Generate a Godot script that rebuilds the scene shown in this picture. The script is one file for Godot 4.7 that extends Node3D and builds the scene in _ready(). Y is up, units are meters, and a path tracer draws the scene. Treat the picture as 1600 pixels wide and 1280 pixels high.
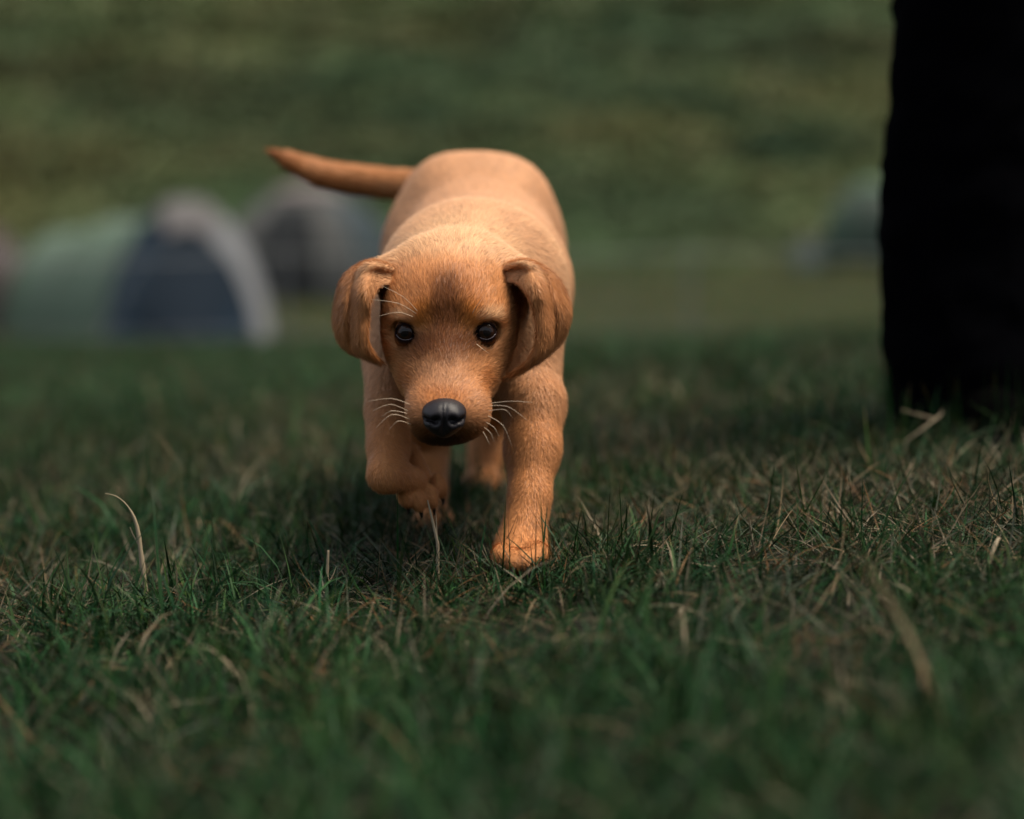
extends Node3D
# A labrador puppy walks towards a low camera over a lawn; a person's leg, tents, a wire fence and a hillside lie out of focus behind.

var rng := RandomNumberGenerator.new()
var noise := FastNoiseLite.new()
var fine_noise := FastNoiseLite.new()

# ---------------------------------------------------------------- helpers

func tag(o: Node, label: String, category: String, group := "", kind := "") -> Node:
	o.set_meta("label", label)
	o.set_meta("category", category)
	if group:
		o.set_meta("group", group)
	if kind:
		o.set_meta("kind", kind)
	return o

func add_mesh(called: String, m: Mesh, mat: Material, parent: Node = self) -> MeshInstance3D:
	var o := MeshInstance3D.new()
	o.name = called
	o.mesh = m
	o.material_override = mat
	parent.add_child(o, true)
	return o

func base(called: String, where: Vector3, turn := 0.0) -> Node3D:
	var o := Node3D.new()
	o.name = called
	add_child(o, true)
	o.position = where
	o.rotation.y = turn
	return o

func plain(lin: Color, rough := 0.8, spec := 0.5) -> StandardMaterial3D:
	var m := StandardMaterial3D.new()
	m.albedo_color = lin.linear_to_srgb()
	m.roughness = rough
	m.metallic_specular = spec
	return m

func vertex_painted(rough := 0.8, spec := 0.4) -> StandardMaterial3D:
	var m := StandardMaterial3D.new()
	m.vertex_color_use_as_albedo = true
	m.roughness = rough
	m.metallic_specular = spec
	return m

func pack(v: PackedVector3Array, n: PackedVector3Array, c: PackedColorArray, ix: PackedInt32Array) -> ArrayMesh:
	var a := []
	a.resize(Mesh.ARRAY_MAX)
	a[Mesh.ARRAY_VERTEX] = v
	a[Mesh.ARRAY_NORMAL] = n
	if c.size():
		a[Mesh.ARRAY_COLOR] = c
	a[Mesh.ARRAY_INDEX] = ix
	var m := ArrayMesh.new()
	m.add_surface_from_arrays(Mesh.PRIMITIVE_TRIANGLES, a)
	return m

func normals_of(v: PackedVector3Array, ix: PackedInt32Array) -> PackedVector3Array:
	var n := PackedVector3Array()
	n.resize(v.size())
	for t in range(0, ix.size(), 3):
		var f := (v[ix[t + 2]] - v[ix[t]]).cross(v[ix[t + 1]] - v[ix[t]])
		n[ix[t]] += f
		n[ix[t + 1]] += f
		n[ix[t + 2]] += f
	for i in n.size():
		n[i] = n[i].normalized() if n[i].length_squared() > 1e-24 else Vector3.UP
	return n

# a tube along points, one radius per point
func tube(pts: Array, radii: Array, sides := 6, closed := false) -> ArrayMesh:
	var v := PackedVector3Array()
	var ix := PackedInt32Array()
	var count := pts.size()
	var u := Vector3.RIGHT
	for i in count:
		var t: Vector3 = (pts[(i + 1) % count if closed else mini(i + 1, count - 1)] - pts[(i - 1 + count) % count if closed else maxi(i - 1, 0)]).normalized()
		if i == 0 and absf(t.dot(u)) > 0.9:
			u = Vector3.UP
		u = (u - t * u.dot(t)).normalized()
		var w := t.cross(u)
		for s in sides:
			var a := TAU * s / sides
			v.append(pts[i] + (u * cos(a) + w * sin(a)) * radii[i])
	for i in (count if closed else count - 1):
		var j := (i + 1) % count
		for s in sides:
			var s2 := (s + 1) % sides
			ix.append_array([i * sides + s, j * sides + s, i * sides + s2, i * sides + s2, j * sides + s, j * sides + s2])
	if not closed:
		for e in [0, count - 1]:
			var at := v.size()
			v.append(pts[e])
			for s in sides:
				var s2 := (s + 1) % sides
				if e == 0:
					ix.append_array([at, e * sides + s, e * sides + s2])
				else:
					ix.append_array([at, e * sides + s2, e * sides + s])
	return pack(v, normals_of(v, ix), PackedColorArray(), ix)

# ---------------------------------------------------------------- signed distance bodies, meshed as surface nets

var pa := PackedVector3Array()
var pb := PackedVector3Array()
var pra := PackedFloat32Array()
var prb := PackedFloat32Array()
var pinv := PackedFloat32Array()
var pgroup := PackedInt32Array()
var pkind := PackedInt32Array()      # 0 tapered capsule, 1 ellipsoid, 2 cut-out ellipsoid
var pbox: Array[Transform3D] = []
var pflow := PackedVector3Array()
var pcolor := PackedColorArray()
var plength := PackedFloat32Array()
var group_k := PackedFloat32Array()  # blend inside a group
var merge_k := PackedFloat32Array()  # blend of a group with those before it
var shrink := 0.0

func clear_body() -> void:
	pa.clear(); pb.clear(); pra.clear(); prb.clear(); pinv.clear(); pgroup.clear(); pkind.clear(); pbox.clear(); pflow.clear(); pcolor.clear(); plength.clear()

func cap(g: int, a: Vector3, ra: float, b: Vector3, rb: float, color := Color.WHITE, flow := Vector3.ZERO, hair := 0.008) -> void:
	pa.append(a); pb.append(b - a); pra.append(ra); prb.append(rb - ra)
	pinv.append(1.0 / maxf((b - a).length_squared(), 1e-9))
	pgroup.append(g); pkind.append(0); pbox.append(Transform3D())
	pflow.append(flow if flow != Vector3.ZERO else (b - a).normalized())
	pcolor.append(color); plength.append(hair)

func ball(g: int, c: Vector3, r: Vector3, color := Color.WHITE, flow := Vector3(0, -0.3, -1), hair := 0.008, turn := Vector3.ZERO, kind := 1) -> void:
	pa.append(c); pb.append(r); pra.append(maxf(r.x, maxf(r.y, r.z))); prb.append(0.0); pinv.append(0.0)
	pgroup.append(g); pkind.append(kind)
	pbox.append(Transform3D(Basis.from_euler(turn), c).affine_inverse())
	pflow.append(flow); pcolor.append(color); plength.append(hair)

func prim(i: int, p: Vector3) -> float:
	if pkind[i] == 0:
		var q := p - pa[i]
		var h := clampf(q.dot(pb[i]) * pinv[i], 0.0, 1.0)
		return (q - pb[i] * h).length() - (pra[i] + prb[i] * h)
	var e: Vector3 = pbox[i] * p
	var r := pb[i]
	var k0 := (e / r).length()
	var k1 := (e / (r * r)).length()
	return k0 * (k0 - 1.0) / maxf(k1, 1e-6)

func field(p: Vector3, act: PackedInt32Array) -> float:
	var total := 1e3
	var d := 1e3
	var g := -1
	var cut := 1e3
	for i in act:
		if pgroup[i] != g:
			if g >= 0:
				var mk := merge_k[g]
				var mh := maxf(mk - absf(total - d), 0.0) / mk
				total = minf(total, d) - mh * mh * mk * 0.25
			g = pgroup[i]
			d = 1e3
		var x := prim(i, p)
		if pkind[i] == 2:
			cut = minf(cut, x)
			continue
		var k := group_k[g]
		var hh := maxf(k - absf(d - x), 0.0) / k
		d = minf(d, x) - hh * hh * k * 0.25
	if g >= 0:
		var mk := merge_k[g]
		var mh := maxf(mk - absf(total - d), 0.0) / mk
		total = minf(total, d) - mh * mh * mk * 0.25
	if cut < 0.05:
		var ck := 0.004
		var ch := maxf(ck - absf(total + cut), 0.0) / ck
		total = maxf(total, -cut) + ch * ch * ck * 0.25
	return total + shrink

func body_mesh(h: float) -> Array:   # [vertices, indices]
	var lo := Vector3.INF
	var hi := -Vector3.INF
	for i in pa.size():
		if pkind[i] == 2:
			continue
		var r := Vector3.ONE * (pra[i] + absf(prb[i]) + 0.01)
		lo = lo.min(pa[i] - r)
		hi = hi.max(pa[i] + r)
		if pkind[i] == 0:
			lo = lo.min(pa[i] + pb[i] - r)
			hi = hi.max(pa[i] + pb[i] + r)
	var all := PackedInt32Array(range(pa.size()))
	var bh := h * 8.0
	var nb := Vector3i(((hi - lo) / bh).ceil())
	var cells := {}
	var verts := PackedVector3Array()
	var edges: Array[PackedInt32Array] = []
	var vals := PackedFloat32Array()
	vals.resize(729)
	var half_diag := bh * 0.87
	for bz in nb.z:
		for by in nb.y:
			for bx in nb.x:
				var o := lo + Vector3(bx, by, bz) * bh
				var mid := o + Vector3.ONE * bh * 0.5
				var act := PackedInt32Array()
				var nearest := 1e3
				for i in all:
					var x := prim(i, mid)
					if x < half_diag * 1.3 + 0.045:
						act.append(i)
					if pkind[i] != 2:
						nearest = minf(nearest, x)
				if nearest > half_diag * 1.3 + 0.012 or act.is_empty():
					continue
				if absf(field(mid, act)) > half_diag * 1.5 + 0.012:
					continue
				vals.fill(1e9)
				for sz in 4:
					for sy in 4:
						for sx in 4:
							var sm := o + Vector3(sx * 2 + 1, sy * 2 + 1, sz * 2 + 1) * h
							if absf(field(sm, act)) > h * 3.6 + 0.001:
								continue
							for cz in range(sz * 2, sz * 2 + 3):
								for cy in range(sy * 2, sy * 2 + 3):
									for cx in range(sx * 2, sx * 2 + 3):
										var vi := cx + 9 * (cy + 9 * cz)
										if vals[vi] > 1e8:
											vals[vi] = field(o + Vector3(cx, cy, cz) * h, act)
							for cz in range(sz * 2, sz * 2 + 2):
								for cy in range(sy * 2, sy * 2 + 2):
									for cx in range(sx * 2, sx * 2 + 2):
										var b := cx + 9 * (cy + 9 * cz)
										var v0 := vals[b]
										var sum := Vector3.ZERO
										var n := 0
										for e in 12:
											var ea := b
											var pc := Vector3.ZERO
											var axis := e >> 2
											var s1 := e & 1
											var s2 := (e >> 1) & 1
											var step := 1
											if axis == 0:
												ea += s1 * 9 + s2 * 81
												pc = Vector3(0, s1, s2)
											elif axis == 1:
												ea += s1 + s2 * 81
												pc = Vector3(s1, 0, s2)
												step = 9
											else:
												ea += s1 + s2 * 9
												pc = Vector3(s1, s2, 0)
												step = 81
											var va := vals[ea]
											var vb := vals[ea + step]
											if (va < 0.0) != (vb < 0.0):
												pc[axis] = va / (va - vb)
												sum += pc
												n += 1
										if n == 0:
											continue
										var gx := bx * 8 + cx
										var gy := by * 8 + cy
										var gz := bz * 8 + cz
										cells[gx + 2048 * (gy + 2048 * gz)] = verts.size()
										verts.append(o + (Vector3(cx, cy, cz) + sum / n) * h)
										if (v0 < 0.0) != (vals[b + 1] < 0.0):
											edges.append(PackedInt32Array([gx, gy, gz, 0, int(v0 < 0.0)]))
										if (v0 < 0.0) != (vals[b + 9] < 0.0):
											edges.append(PackedInt32Array([gx, gy, gz, 1, int(v0 < 0.0)]))
										if (v0 < 0.0) != (vals[b + 81] < 0.0):
											edges.append(PackedInt32Array([gx, gy, gz, 2, int(v0 < 0.0)]))
	var ix := PackedInt32Array()
	var stride := [1, 2048, 2048 * 2048]
	for e in edges:
		var c := e[0] + 2048 * (e[1] + 2048 * e[2])
		var s1: int = stride[(e[3] + 1) % 3]
		var s2: int = stride[(e[3] + 2) % 3]
		var q := [cells.get(c, -1), cells.get(c - s1, -1), cells.get(c - s1 - s2, -1), cells.get(c - s2, -1)]
		if q.has(-1):
			continue
		if e[4]:
			ix.append_array([q[0], q[2], q[1], q[0], q[3], q[2]])
		else:
			ix.append_array([q[0], q[1], q[2], q[0], q[2], q[3]])
	return [verts, ix]

# smooth sheet through a grid of control points, with thickness: [vertices, indices, u of each vertex, v of each vertex, side]
func sheet(rows: Array, nu: int, nv: int, thick: float) -> Array:
	var mid: Array = []
	for i in nu + 1:
		var line := PackedVector3Array()
		for j in nv + 1:
			line.append(spline2(rows, float(i) / nu, float(j) / nv))
		mid.append(line)
	var v := PackedVector3Array()
	var us := PackedFloat32Array()
	var vs := PackedFloat32Array()
	var side := PackedFloat32Array()
	var ix := PackedInt32Array()
	var w := nv + 1
	for s in [1.0, -1.0]:
		for i in nu + 1:
			for j in nv + 1:
				var du: Vector3 = mid[mini(i + 1, nu)][j] - mid[maxi(i - 1, 0)][j]
				var dv: Vector3 = mid[i][mini(j + 1, nv)] - mid[i][maxi(j - 1, 0)]
				var n := du.cross(dv).normalized()
				var rim := minf(minf(j, nv - j) / 3.0, (nu - i) / 3.0)
				v.append(mid[i][j] + n * s * thick * sqrt(clampf(rim, 0.05, 1.0)))
				us.append(float(i) / nu)
				vs.append(float(j) / nv)
				side.append(s)
	var off := (nu + 1) * w
	for i in nu:
		for j in nv:
			var a := i * w + j
			ix.append_array([a, a + 1, a + w, a + 1, a + w + 1, a + w])
			a += off
			ix.append_array([a, a + w, a + 1, a + 1, a + w, a + w + 1])
	for i in nu:
		for j in [0, nv]:
			var a: int = i * w + j
			var b := a + w
			if j == 0:
				ix.append_array([a, b, a + off, b, b + off, a + off])
			else:
				ix.append_array([a, a + off, b, b, a + off, b + off])
	for j in nv:
		var a := nu * w + j
		ix.append_array([a, a + 1, a + off, a + 1, a + 1 + off, a + off])
	return [v, ix, us, vs, side]

func spline(p: Array, t: float) -> Vector3:
	var n := p.size() - 1
	var x := clampf(t, 0.0, 0.99999) * n
	var i := int(x)
	var a: Vector3 = p[maxi(i - 1, 0)]
	var b: Vector3 = p[i]
	var c: Vector3 = p[i + 1]
	var d: Vector3 = p[mini(i + 2, n)]
	return b.cubic_interpolate(c, a, d, x - i)

func spline2(rows: Array, u: float, v: float) -> Vector3:
	var line := []
	for r in rows:
		line.append(spline(r, v))
	return spline(line, u)

# ---------------------------------------------------------------- scene

func _ready() -> void:
	rng.seed = 11
	noise.seed = 4
	noise.frequency = 1.0
	fine_noise.seed = 9
	fine_noise.frequency = 1.0
	setup_camera_and_light()
	var t0 := Time.get_ticks_msec()
	build_land()
	build_hillside()
	build_grass()
	print("grass ", Time.get_ticks_msec() - t0)
	build_fence()
	build_tents()
	build_person()
	build_puppy()
	print("all ", Time.get_ticks_msec() - t0)

func setup_camera_and_light() -> void:
	var cam := Camera3D.new()
	cam.name = "camera"
	add_child(cam)
	cam.position = Vector3(0, 0.27, 0)
	cam.rotation.x = -atan(0.1)
	var lens := CameraAttributesPhysical.new()
	lens.frustum_focal_length = 50.0
	lens.exposure_aperture = 1.8
	lens.frustum_focus_distance = 1.405
	cam.attributes = lens
	cam.fov = rad_to_deg(2.0 * atan(640.0 / 3000.0))
	cam.near = 0.05
	cam.far = 2000.0
	cam.current = true
	var sky := ProceduralSkyMaterial.new()
	sky.sky_top_color = Color(0.80, 0.84, 0.90)
	sky.sky_horizon_color = Color(0.72, 0.75, 0.79)
	sky.sky_curve = 0.2
	sky.ground_bottom_color = Color(0.12, 0.14, 0.1)
	sky.ground_horizon_color = Color(0.3, 0.32, 0.28)
	sky.sun_angle_max = 20.0
	var env := Environment.new()
	env.background_mode = Environment.BG_SKY
	env.sky = Sky.new()
	env.sky.sky_material = sky
	env.background_energy_multiplier = 0.27
	env.tonemap_mode = Environment.TONE_MAPPER_LINEAR
	env.tonemap_exposure = 4.3
	env.sdfgi_enabled = true
	env.ssao_enabled = true
	env.ssil_enabled = true
	var we := WorldEnvironment.new()
	we.name = "environment"
	we.environment = env
	add_child(we)
	var sun := DirectionalLight3D.new()
	sun.name = "sun"
	sun.light_color = Color(1.0, 0.95, 0.88)
	sun.light_energy = 0.5
	sun.light_angular_distance = 25.0
	sun.shadow_enabled = true
	add_child(sun)
	sun.look_at_from_position(Vector3.ZERO, -Vector3(0.40, 1.0, 0.10), Vector3.FORWARD)

# ---- ground

func profile(d: float) -> float:
	var pts := [[-260.0, 95.0], [-120.0, 44.0], [-40.0, 11.0], [-14.0, 1.6], [-5.0, 0.0], [2.4, 0.0], [5.0, -0.1], [10.0, -0.43], [25.0, -1.47], [35.0, -1.15], [45.0, -0.4], [60.0, 2.0], [100.0, 9.0], [150.0, 18.0], [250.0, 38.0], [420.0, 74.0], [600.0, 90.0]]  # the rise behind the camera is unseen, added to darken the eye reflections
	for i in pts.size() - 1:
		if d < pts[i + 1][0]:
			var t: float = (d - pts[i][0]) / (pts[i + 1][0] - pts[i][0])
			var p: float = pts[maxi(i - 1, 0)][1]
			var q: float = pts[mini(i + 2, pts.size() - 1)][1]
			return lerpf(lerpf(pts[i][1], pts[i + 1][1], t), cubic_interpolate(pts[i][1], pts[i + 1][1], p, q, t), 0.4)
	return 90.0

func ground(x: float, z: float) -> float:
	var d := -z
	var near := clampf(1.0 - (d - 3.0) / 8.0, 0.0, 1.0)
	var y := profile(d) + clampf(x, -2.0, 2.0) * 0.085 * near * near
	y += noise.get_noise_2d(x * 2.3, z * 2.3) * 0.012 * near
	y += noise.get_noise_2d(x * 0.05, z * 0.05) * clampf((d - 20.0) / 40.0, 0.0, 3.0)
	return y

func build_land() -> void:
	# one sheet from an added, unseen slope behind the camera over the lawn, the hollow with the tents and the hill beyond
	var v := PackedVector3Array()
	var c := PackedColorArray()
	var ix := PackedInt32Array()
	var ds := []
	var d := -250.0
	while d < 600.0:
		ds.append(d)
		d += 0.06 if d > -0.5 and d < 3.5 else (0.5 if absf(d) < 12.0 else maxf(0.6, absf(d) * 0.04))
	var nx := 120
	for i in ds.size():
		for j in nx + 1:
			var s := (float(j) / nx) * 2.0 - 1.0
			var x: float = s * absf(s) * maxf(14.0, 6.0 + absf(ds[i]) * 0.9) if absf(s) > 0.3 else s * 0.3 * maxf(14.0, 6.0 + absf(ds[i]) * 0.9)
			v.append(Vector3(x, ground(x, -ds[i]), -ds[i]))
			c.append(land_color(x, ds[i]))
	for i in ds.size() - 1:
		for j in nx:
			var a := i * (nx + 1) + j
			var b := a + nx + 1
			ix.append_array([a, b, a + 1, a + 1, b, b + 1])
	var o := add_mesh("ground", pack(v, normals_of(v, ix), c, ix), vertex_painted(0.95, 0.2))
	o.set_meta("kind", "structure")

# the plants' own colours: mown lawn, dry meadow in the hollow, bracken and turf on the hill
func land_color(x: float, d: float) -> Color:
	var lawn := Color(0.013, 0.014, 0.008)
	var meadow := Color(0.022, 0.026, 0.012)
	var turf := Color(0.018, 0.025, 0.011)
	var bracken := Color(0.022, 0.023, 0.012)
	var n := noise.get_noise_2d(x * 0.07 + 7.0, d * 0.045)
	var n2 := noise.get_noise_2d(x * 0.02 + 40.0, d * 0.011 + 5.0)
	var far := turf.lerp(bracken, smoothstep(-0.25, 0.3, n2 + n * 0.4))
	var mid := meadow.lerp(turf, smoothstep(-0.2, 0.4, n))
	var c := lawn.lerp(Color(0.014, 0.034, 0.014), smoothstep(5.0, 12.0, d))
	c = c.lerp(mid, smoothstep(22.0, 30.0, d + n * 8.0))
	return c.lerp(far, smoothstep(42.0, 60.0, absf(d) + n * 10.0))

# ---- hillside scrub

func leaf_clump(count: int, size: float, leaf: float, seed_value: int, cols: Array) -> ArrayMesh:
	var r := RandomNumberGenerator.new()
	r.seed = seed_value
	var v := PackedVector3Array()
	var n := PackedVector3Array()
	var c := PackedColorArray()
	var ix := PackedInt32Array()
	for i in count:
		var p := Vector3(r.randfn(), r.randfn() * 0.7, r.randfn()).limit_length(2.0) * size * 0.42 + Vector3.UP * size * 0.5
		var u := Vector3(r.randfn(), r.randfn(), r.randfn()).normalized()
		var w := u.cross(Vector3(r.randfn(), r.randfn(), r.randfn())).normalized()
		var k := leaf * r.randf_range(0.6, 1.3)
		var at := v.size()
		v.append_array([p - w * k * 0.5, p - u * k, p + w * k * 0.5, p + u * k])
		var nn := u.cross(w)
		n.append_array([nn, nn, nn, nn])
		var col: Color = cols[r.randi() % cols.size()]
		c.append_array([col, col, col, col])
		ix.append_array([at, at + 1, at + 2, at, at + 2, at + 3])
	return pack(v, n, c, ix)

func scatter(called: String, m: Mesh, mat: Material, places: Array, tints: PackedColorArray, parent: Node = self) -> MultiMeshInstance3D:
	m.surface_set_material(0, mat)
	var mm := MultiMesh.new()
	mm.transform_format = MultiMesh.TRANSFORM_3D
	mm.use_colors = true
	mm.mesh = m
	mm.instance_count = places.size()
	for i in places.size():
		mm.set_instance_transform(i, places[i])
		mm.set_instance_color(i, tints[i])
	var o := MultiMeshInstance3D.new()
	o.name = called
	o.multimesh = mm
	parent.add_child(o, true)
	return o

func build_hillside() -> void:
	# dark scrub in bands that run down the slope to the right, paler bracken between
	var places := []
	var tints := PackedColorArray()
	var bands := [[1.0, 90.0, 9.5, 56.0, 3.5, 80], [-13.0, 88.0, 1.0, 76.0, 8.0, 50], [-7.0, 70.0, 1.0, 66.0, 5.0, 24], [13.0, 76.0, 24.0, 64.0, 5.0, 20], [-24.0, 66.0, -13.0, 58.0, 7.0, 12]]
	for b in bands:
		for i in b[5]:
			var t := rng.randf()
			var x: float = lerpf(b[0], b[2], t) + rng.randfn() * b[4] * 0.35
			var d: float = lerpf(b[1], b[3], t) + rng.randfn() * b[4] * 0.5
			var s := rng.randf_range(0.7, 1.7)
			places.append(Transform3D(Basis.from_euler(Vector3(0, rng.randf() * TAU, 0)).scaled(Vector3(s, s * 0.7, s)), Vector3(x, ground(x, -d) - 0.1, -d)))
			var k := rng.randf_range(0.7, 1.2)
			tints.append(Color(k, k, k))
	var mat := vertex_painted(0.8, 0.3)
	var o := scatter("hillside_scrub", leaf_clump(420, 1.0, 0.11, 3, [Color(0.030, 0.058, 0.026), Color(0.040, 0.068, 0.03), Color(0.025, 0.05, 0.025)]), mat, places, tints)
	tag(o, "dark green scrub growing in bands down the blurred hillside", "scrub", "", "stuff")
	places = []
	tints = PackedColorArray()
	for i in 9000:
		var d := 38.0 + 130.0 * pow(rng.randf(), 1.5)
		var x := rng.randf_range(-0.62, 0.62) * d
		var s := rng.randf_range(0.6, 1.3) * minf(1.0, (d - 33.0) / 16.0) * d / 60.0
		places.append(Transform3D(Basis.from_euler(Vector3(0, rng.randf() * TAU, 0)).scaled(Vector3(s * 1.1, s * 0.6, s * 1.2)), Vector3(x, ground(x, -d) - 0.05, -d)))
		var n := noise.get_noise_2d(x * 0.045 + 3.0, d * 0.03)
		var b := 1.5 + noise.get_noise_2d(x * 0.07 + 90.0 + d * 0.06, d * 0.028) * 0.9
		tints.append(Color(1.0 + n * 0.45, 1.02, 0.95 - n * 0.2) * b * rng.randf_range(0.9, 1.1))
	o = scatter("hillside_bracken", leaf_clump(220, 1.0, 0.14, 5, [Color(0.050, 0.060, 0.027), Color(0.042, 0.060, 0.026), Color(0.058, 0.058, 0.031)]), mat, places, tints)
	tag(o, "olive and brown bracken covering the blurred hillside", "bracken", "", "stuff")

# ---- grass

class Blades:
	var v := PackedVector3Array()
	var n := PackedVector3Array()
	var c := PackedColorArray()
	var ix := PackedInt32Array()
	func blade(root: Vector3, az: float, length: float, width: float, lean: float, curl: float, twist: float, col: Color, tip: Color, seg := 4) -> void:
		var out := Vector3(cos(az), 0, sin(az))
		var side := Vector3(-sin(az), 0, cos(az))
		var at := v.size()
		var p := root
		var a := lean
		for i in seg + 1:
			var t := float(i) / seg
			var dir := out * sin(a) + Vector3.UP * cos(a)
			var s := side.rotated(dir, twist * t)
			var nn := dir.cross(s).normalized()
			var w := width * 0.5 * (1.0 - pow(t, 2.2)) * (0.75 + 0.5 * minf(t * 3.0, 1.0) * 0.5)
			var k := col.lerp(tip, smoothstep(0.72, 0.95, t))
			if i == seg:
				v.append(p); n.append(nn); c.append(k)
			else:
				v.append(p - s * w); v.append(p + s * w)
				n.append(nn); n.append(nn)
				c.append(k); c.append(k)
			p += dir * (length / seg)
			if p.y < 0.001 and i > 0:
				p.y = 0.001
			a += curl / seg
		for i in seg - 1:
			var b := at + i * 2
			ix.append_array([b, b + 1, b + 2, b + 1, b + 3, b + 2])
		var l := at + (seg - 1) * 2
		ix.append_array([l, l + 1, l + 2])

var greens := [Color(0.010, 0.038, 0.012), Color(0.013, 0.045, 0.016), Color(0.019, 0.051, 0.016), Color(0.009, 0.030, 0.013), Color(0.024, 0.054, 0.024), Color(0.031, 0.053, 0.014)]
var straws := [Color(0.20, 0.15, 0.09), Color(0.14, 0.11, 0.07), Color(0.095, 0.085, 0.058), Color(0.25, 0.21, 0.145), Color(0.085, 0.095, 0.070), Color(0.17, 0.095, 0.045)]

# one square turf of the lawn: tufts of green blades over a tangle of thatch
func turf(seed_value: int, side: float, tufts: int, per_tuft: int, thatch: int, tall: int, lush: float, seg := 4, dry := 0.3) -> ArrayMesh:
	var r := RandomNumberGenerator.new()
	r.seed = seed_value
	var b := Blades.new()
	for t in tufts:
		var at := Vector3(r.randf() - 0.5, 0, r.randf() - 0.5) * side
		var grow := r.randf_range(0.65, 1.35) * lush
		var tone: Color = greens[r.randi() % greens.size()]
		var az := r.randf() * TAU
		var spread := r.randf_range(0.006, 0.022)
		var bright := r.randf_range(0.45, 1.45)
		for i in per_tuft:
			var q := Vector3(r.randfn(), 0, r.randfn()) * spread
			var col: Color = (greens[r.randi() % greens.size()] as Color).lerp(tone, 0.6) * bright * r.randf_range(0.75, 1.25)
			var tip := col
			var x := r.randf()
			if x < 0.13:
				tip = straws[r.randi() % straws.size()]
			elif x < 0.185:
				col = straws[r.randi() % straws.size()] * 0.8
				tip = col
			var length := r.randf_range(0.020, 0.064) * grow
			var width := r.randf_range(0.0010, 0.0022)
			if r.randf() < 0.05:
				length *= 1.5
				width = r.randf_range(0.0022, 0.0032)
			b.blade(at + q + Vector3(0, -0.004, 0), (az + r.randfn() * 0.9) if r.randf() < 0.5 else r.randf() * TAU, length, width, r.randf_range(0.05, 0.85), r.randf_range(-0.2, 1.9), r.randf_range(-1.3, 1.3), col, tip, seg)
	for i in thatch:
		var at := Vector3(r.randf() - 0.5, 0, r.randf() - 0.5) * side
		at.y = r.randf_range(0.0, 0.009)
		var col: Color = straws[r.randi() % straws.size()] if r.randf() < dry else greens[r.randi() % greens.size()] * 0.9
		col = col * r.randf_range(0.4, 1.0)
		b.blade(at, r.randf() * TAU, r.randf_range(0.02, 0.07), r.randf_range(0.0006, 0.0016), r.randf_range(0.7, 1.5), r.randf_range(-0.9, 1.2), r.randf_range(-2.5, 2.5), col, col, seg)
	for i in tall:
		var at := Vector3(r.randf() - 0.5, -0.06 / side * 0.06, r.randf() - 0.5) * side
		var col: Color = greens[r.randi() % 4] * r.randf_range(0.45, 1.0)
		var tip := col if r.randf() < 0.8 else Color(0.26, 0.18, 0.06)
		b.blade(at, r.randf() * TAU, r.randf_range(0.04, 0.085), r.randf_range(0.0010, 0.0020), r.randf_range(0.0, 0.5), r.randf_range(-0.1, 0.7), r.randf_range(-0.8, 0.8), col, tip, seg)
	return pack(b.v, b.n, b.c, b.ix)

# lays turfs side by side over the wedge between two distances, each following the slope of the ground
func lay(meshes: Array, side: float, size: float, high: float, dlo: float, dhi: float, margin: float, parent: Node, mat: Material) -> void:
	var places := []
	var tints := []
	for m in meshes:
		places.append([])
		tints.append(PackedColorArray())
	var step := side * size * 0.97
	var d := dlo
	while d < dhi:
		var wide := 0.267 * d + margin
		var x := -wide - rng.randf() * step
		while x < wide:
			var px := x + rng.randf_range(-0.1, 0.1) * step
			var pd := d + rng.randf_range(-0.1, 0.1) * step
			var e := step * 0.5
			var gx := (ground(px + e, -pd) - ground(px - e, -pd)) / step
			var gz := (ground(px, -pd + e) - ground(px, -pd - e)) / step
			var turn := Basis.from_euler(Vector3(0, (rng.randi() % 4) * PI / 2.0 + rng.randfn() * 0.1, 0))
			var slope := Basis(Vector3(1, gx, 0), Vector3(0, 1, 0), Vector3(0, gz, 1))
			var n := noise.get_noise_2d(px * 1.7 + 30.0, pd * 1.7) * 1.4 + rng.randfn() * 0.25
			n += 0.35 * smoothstep(1.25, 1.0, pd) - 0.55 * smoothstep(1.15, 1.3, pd) * smoothstep(1.62, 1.45, pd)
			var k := clampi(int((n * 0.5 + 0.5) * meshes.size()), 0, meshes.size() - 1)
			places[k].append(Transform3D(slope * turn * Basis().scaled(Vector3(size, size * high, size)), Vector3(px, ground(px, -pd), -pd)))
			var b := rng.randf_range(0.92, 1.08) * lerpf(1.0, 1.35, smoothstep(20.0, 34.0, pd))
			var warm := smoothstep(14.0, 30.0, pd) * 0.55 + rng.randf_range(-0.04, 0.04)
			tints[k].append(Color(b * (1.0 + warm), b, b * (1.0 - warm * 0.3)))
			x += step
		d += step
	for k in meshes.size():
		if places[k].size():
			scatter("turf", meshes[k], mat, places[k], tints[k], parent)

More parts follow.
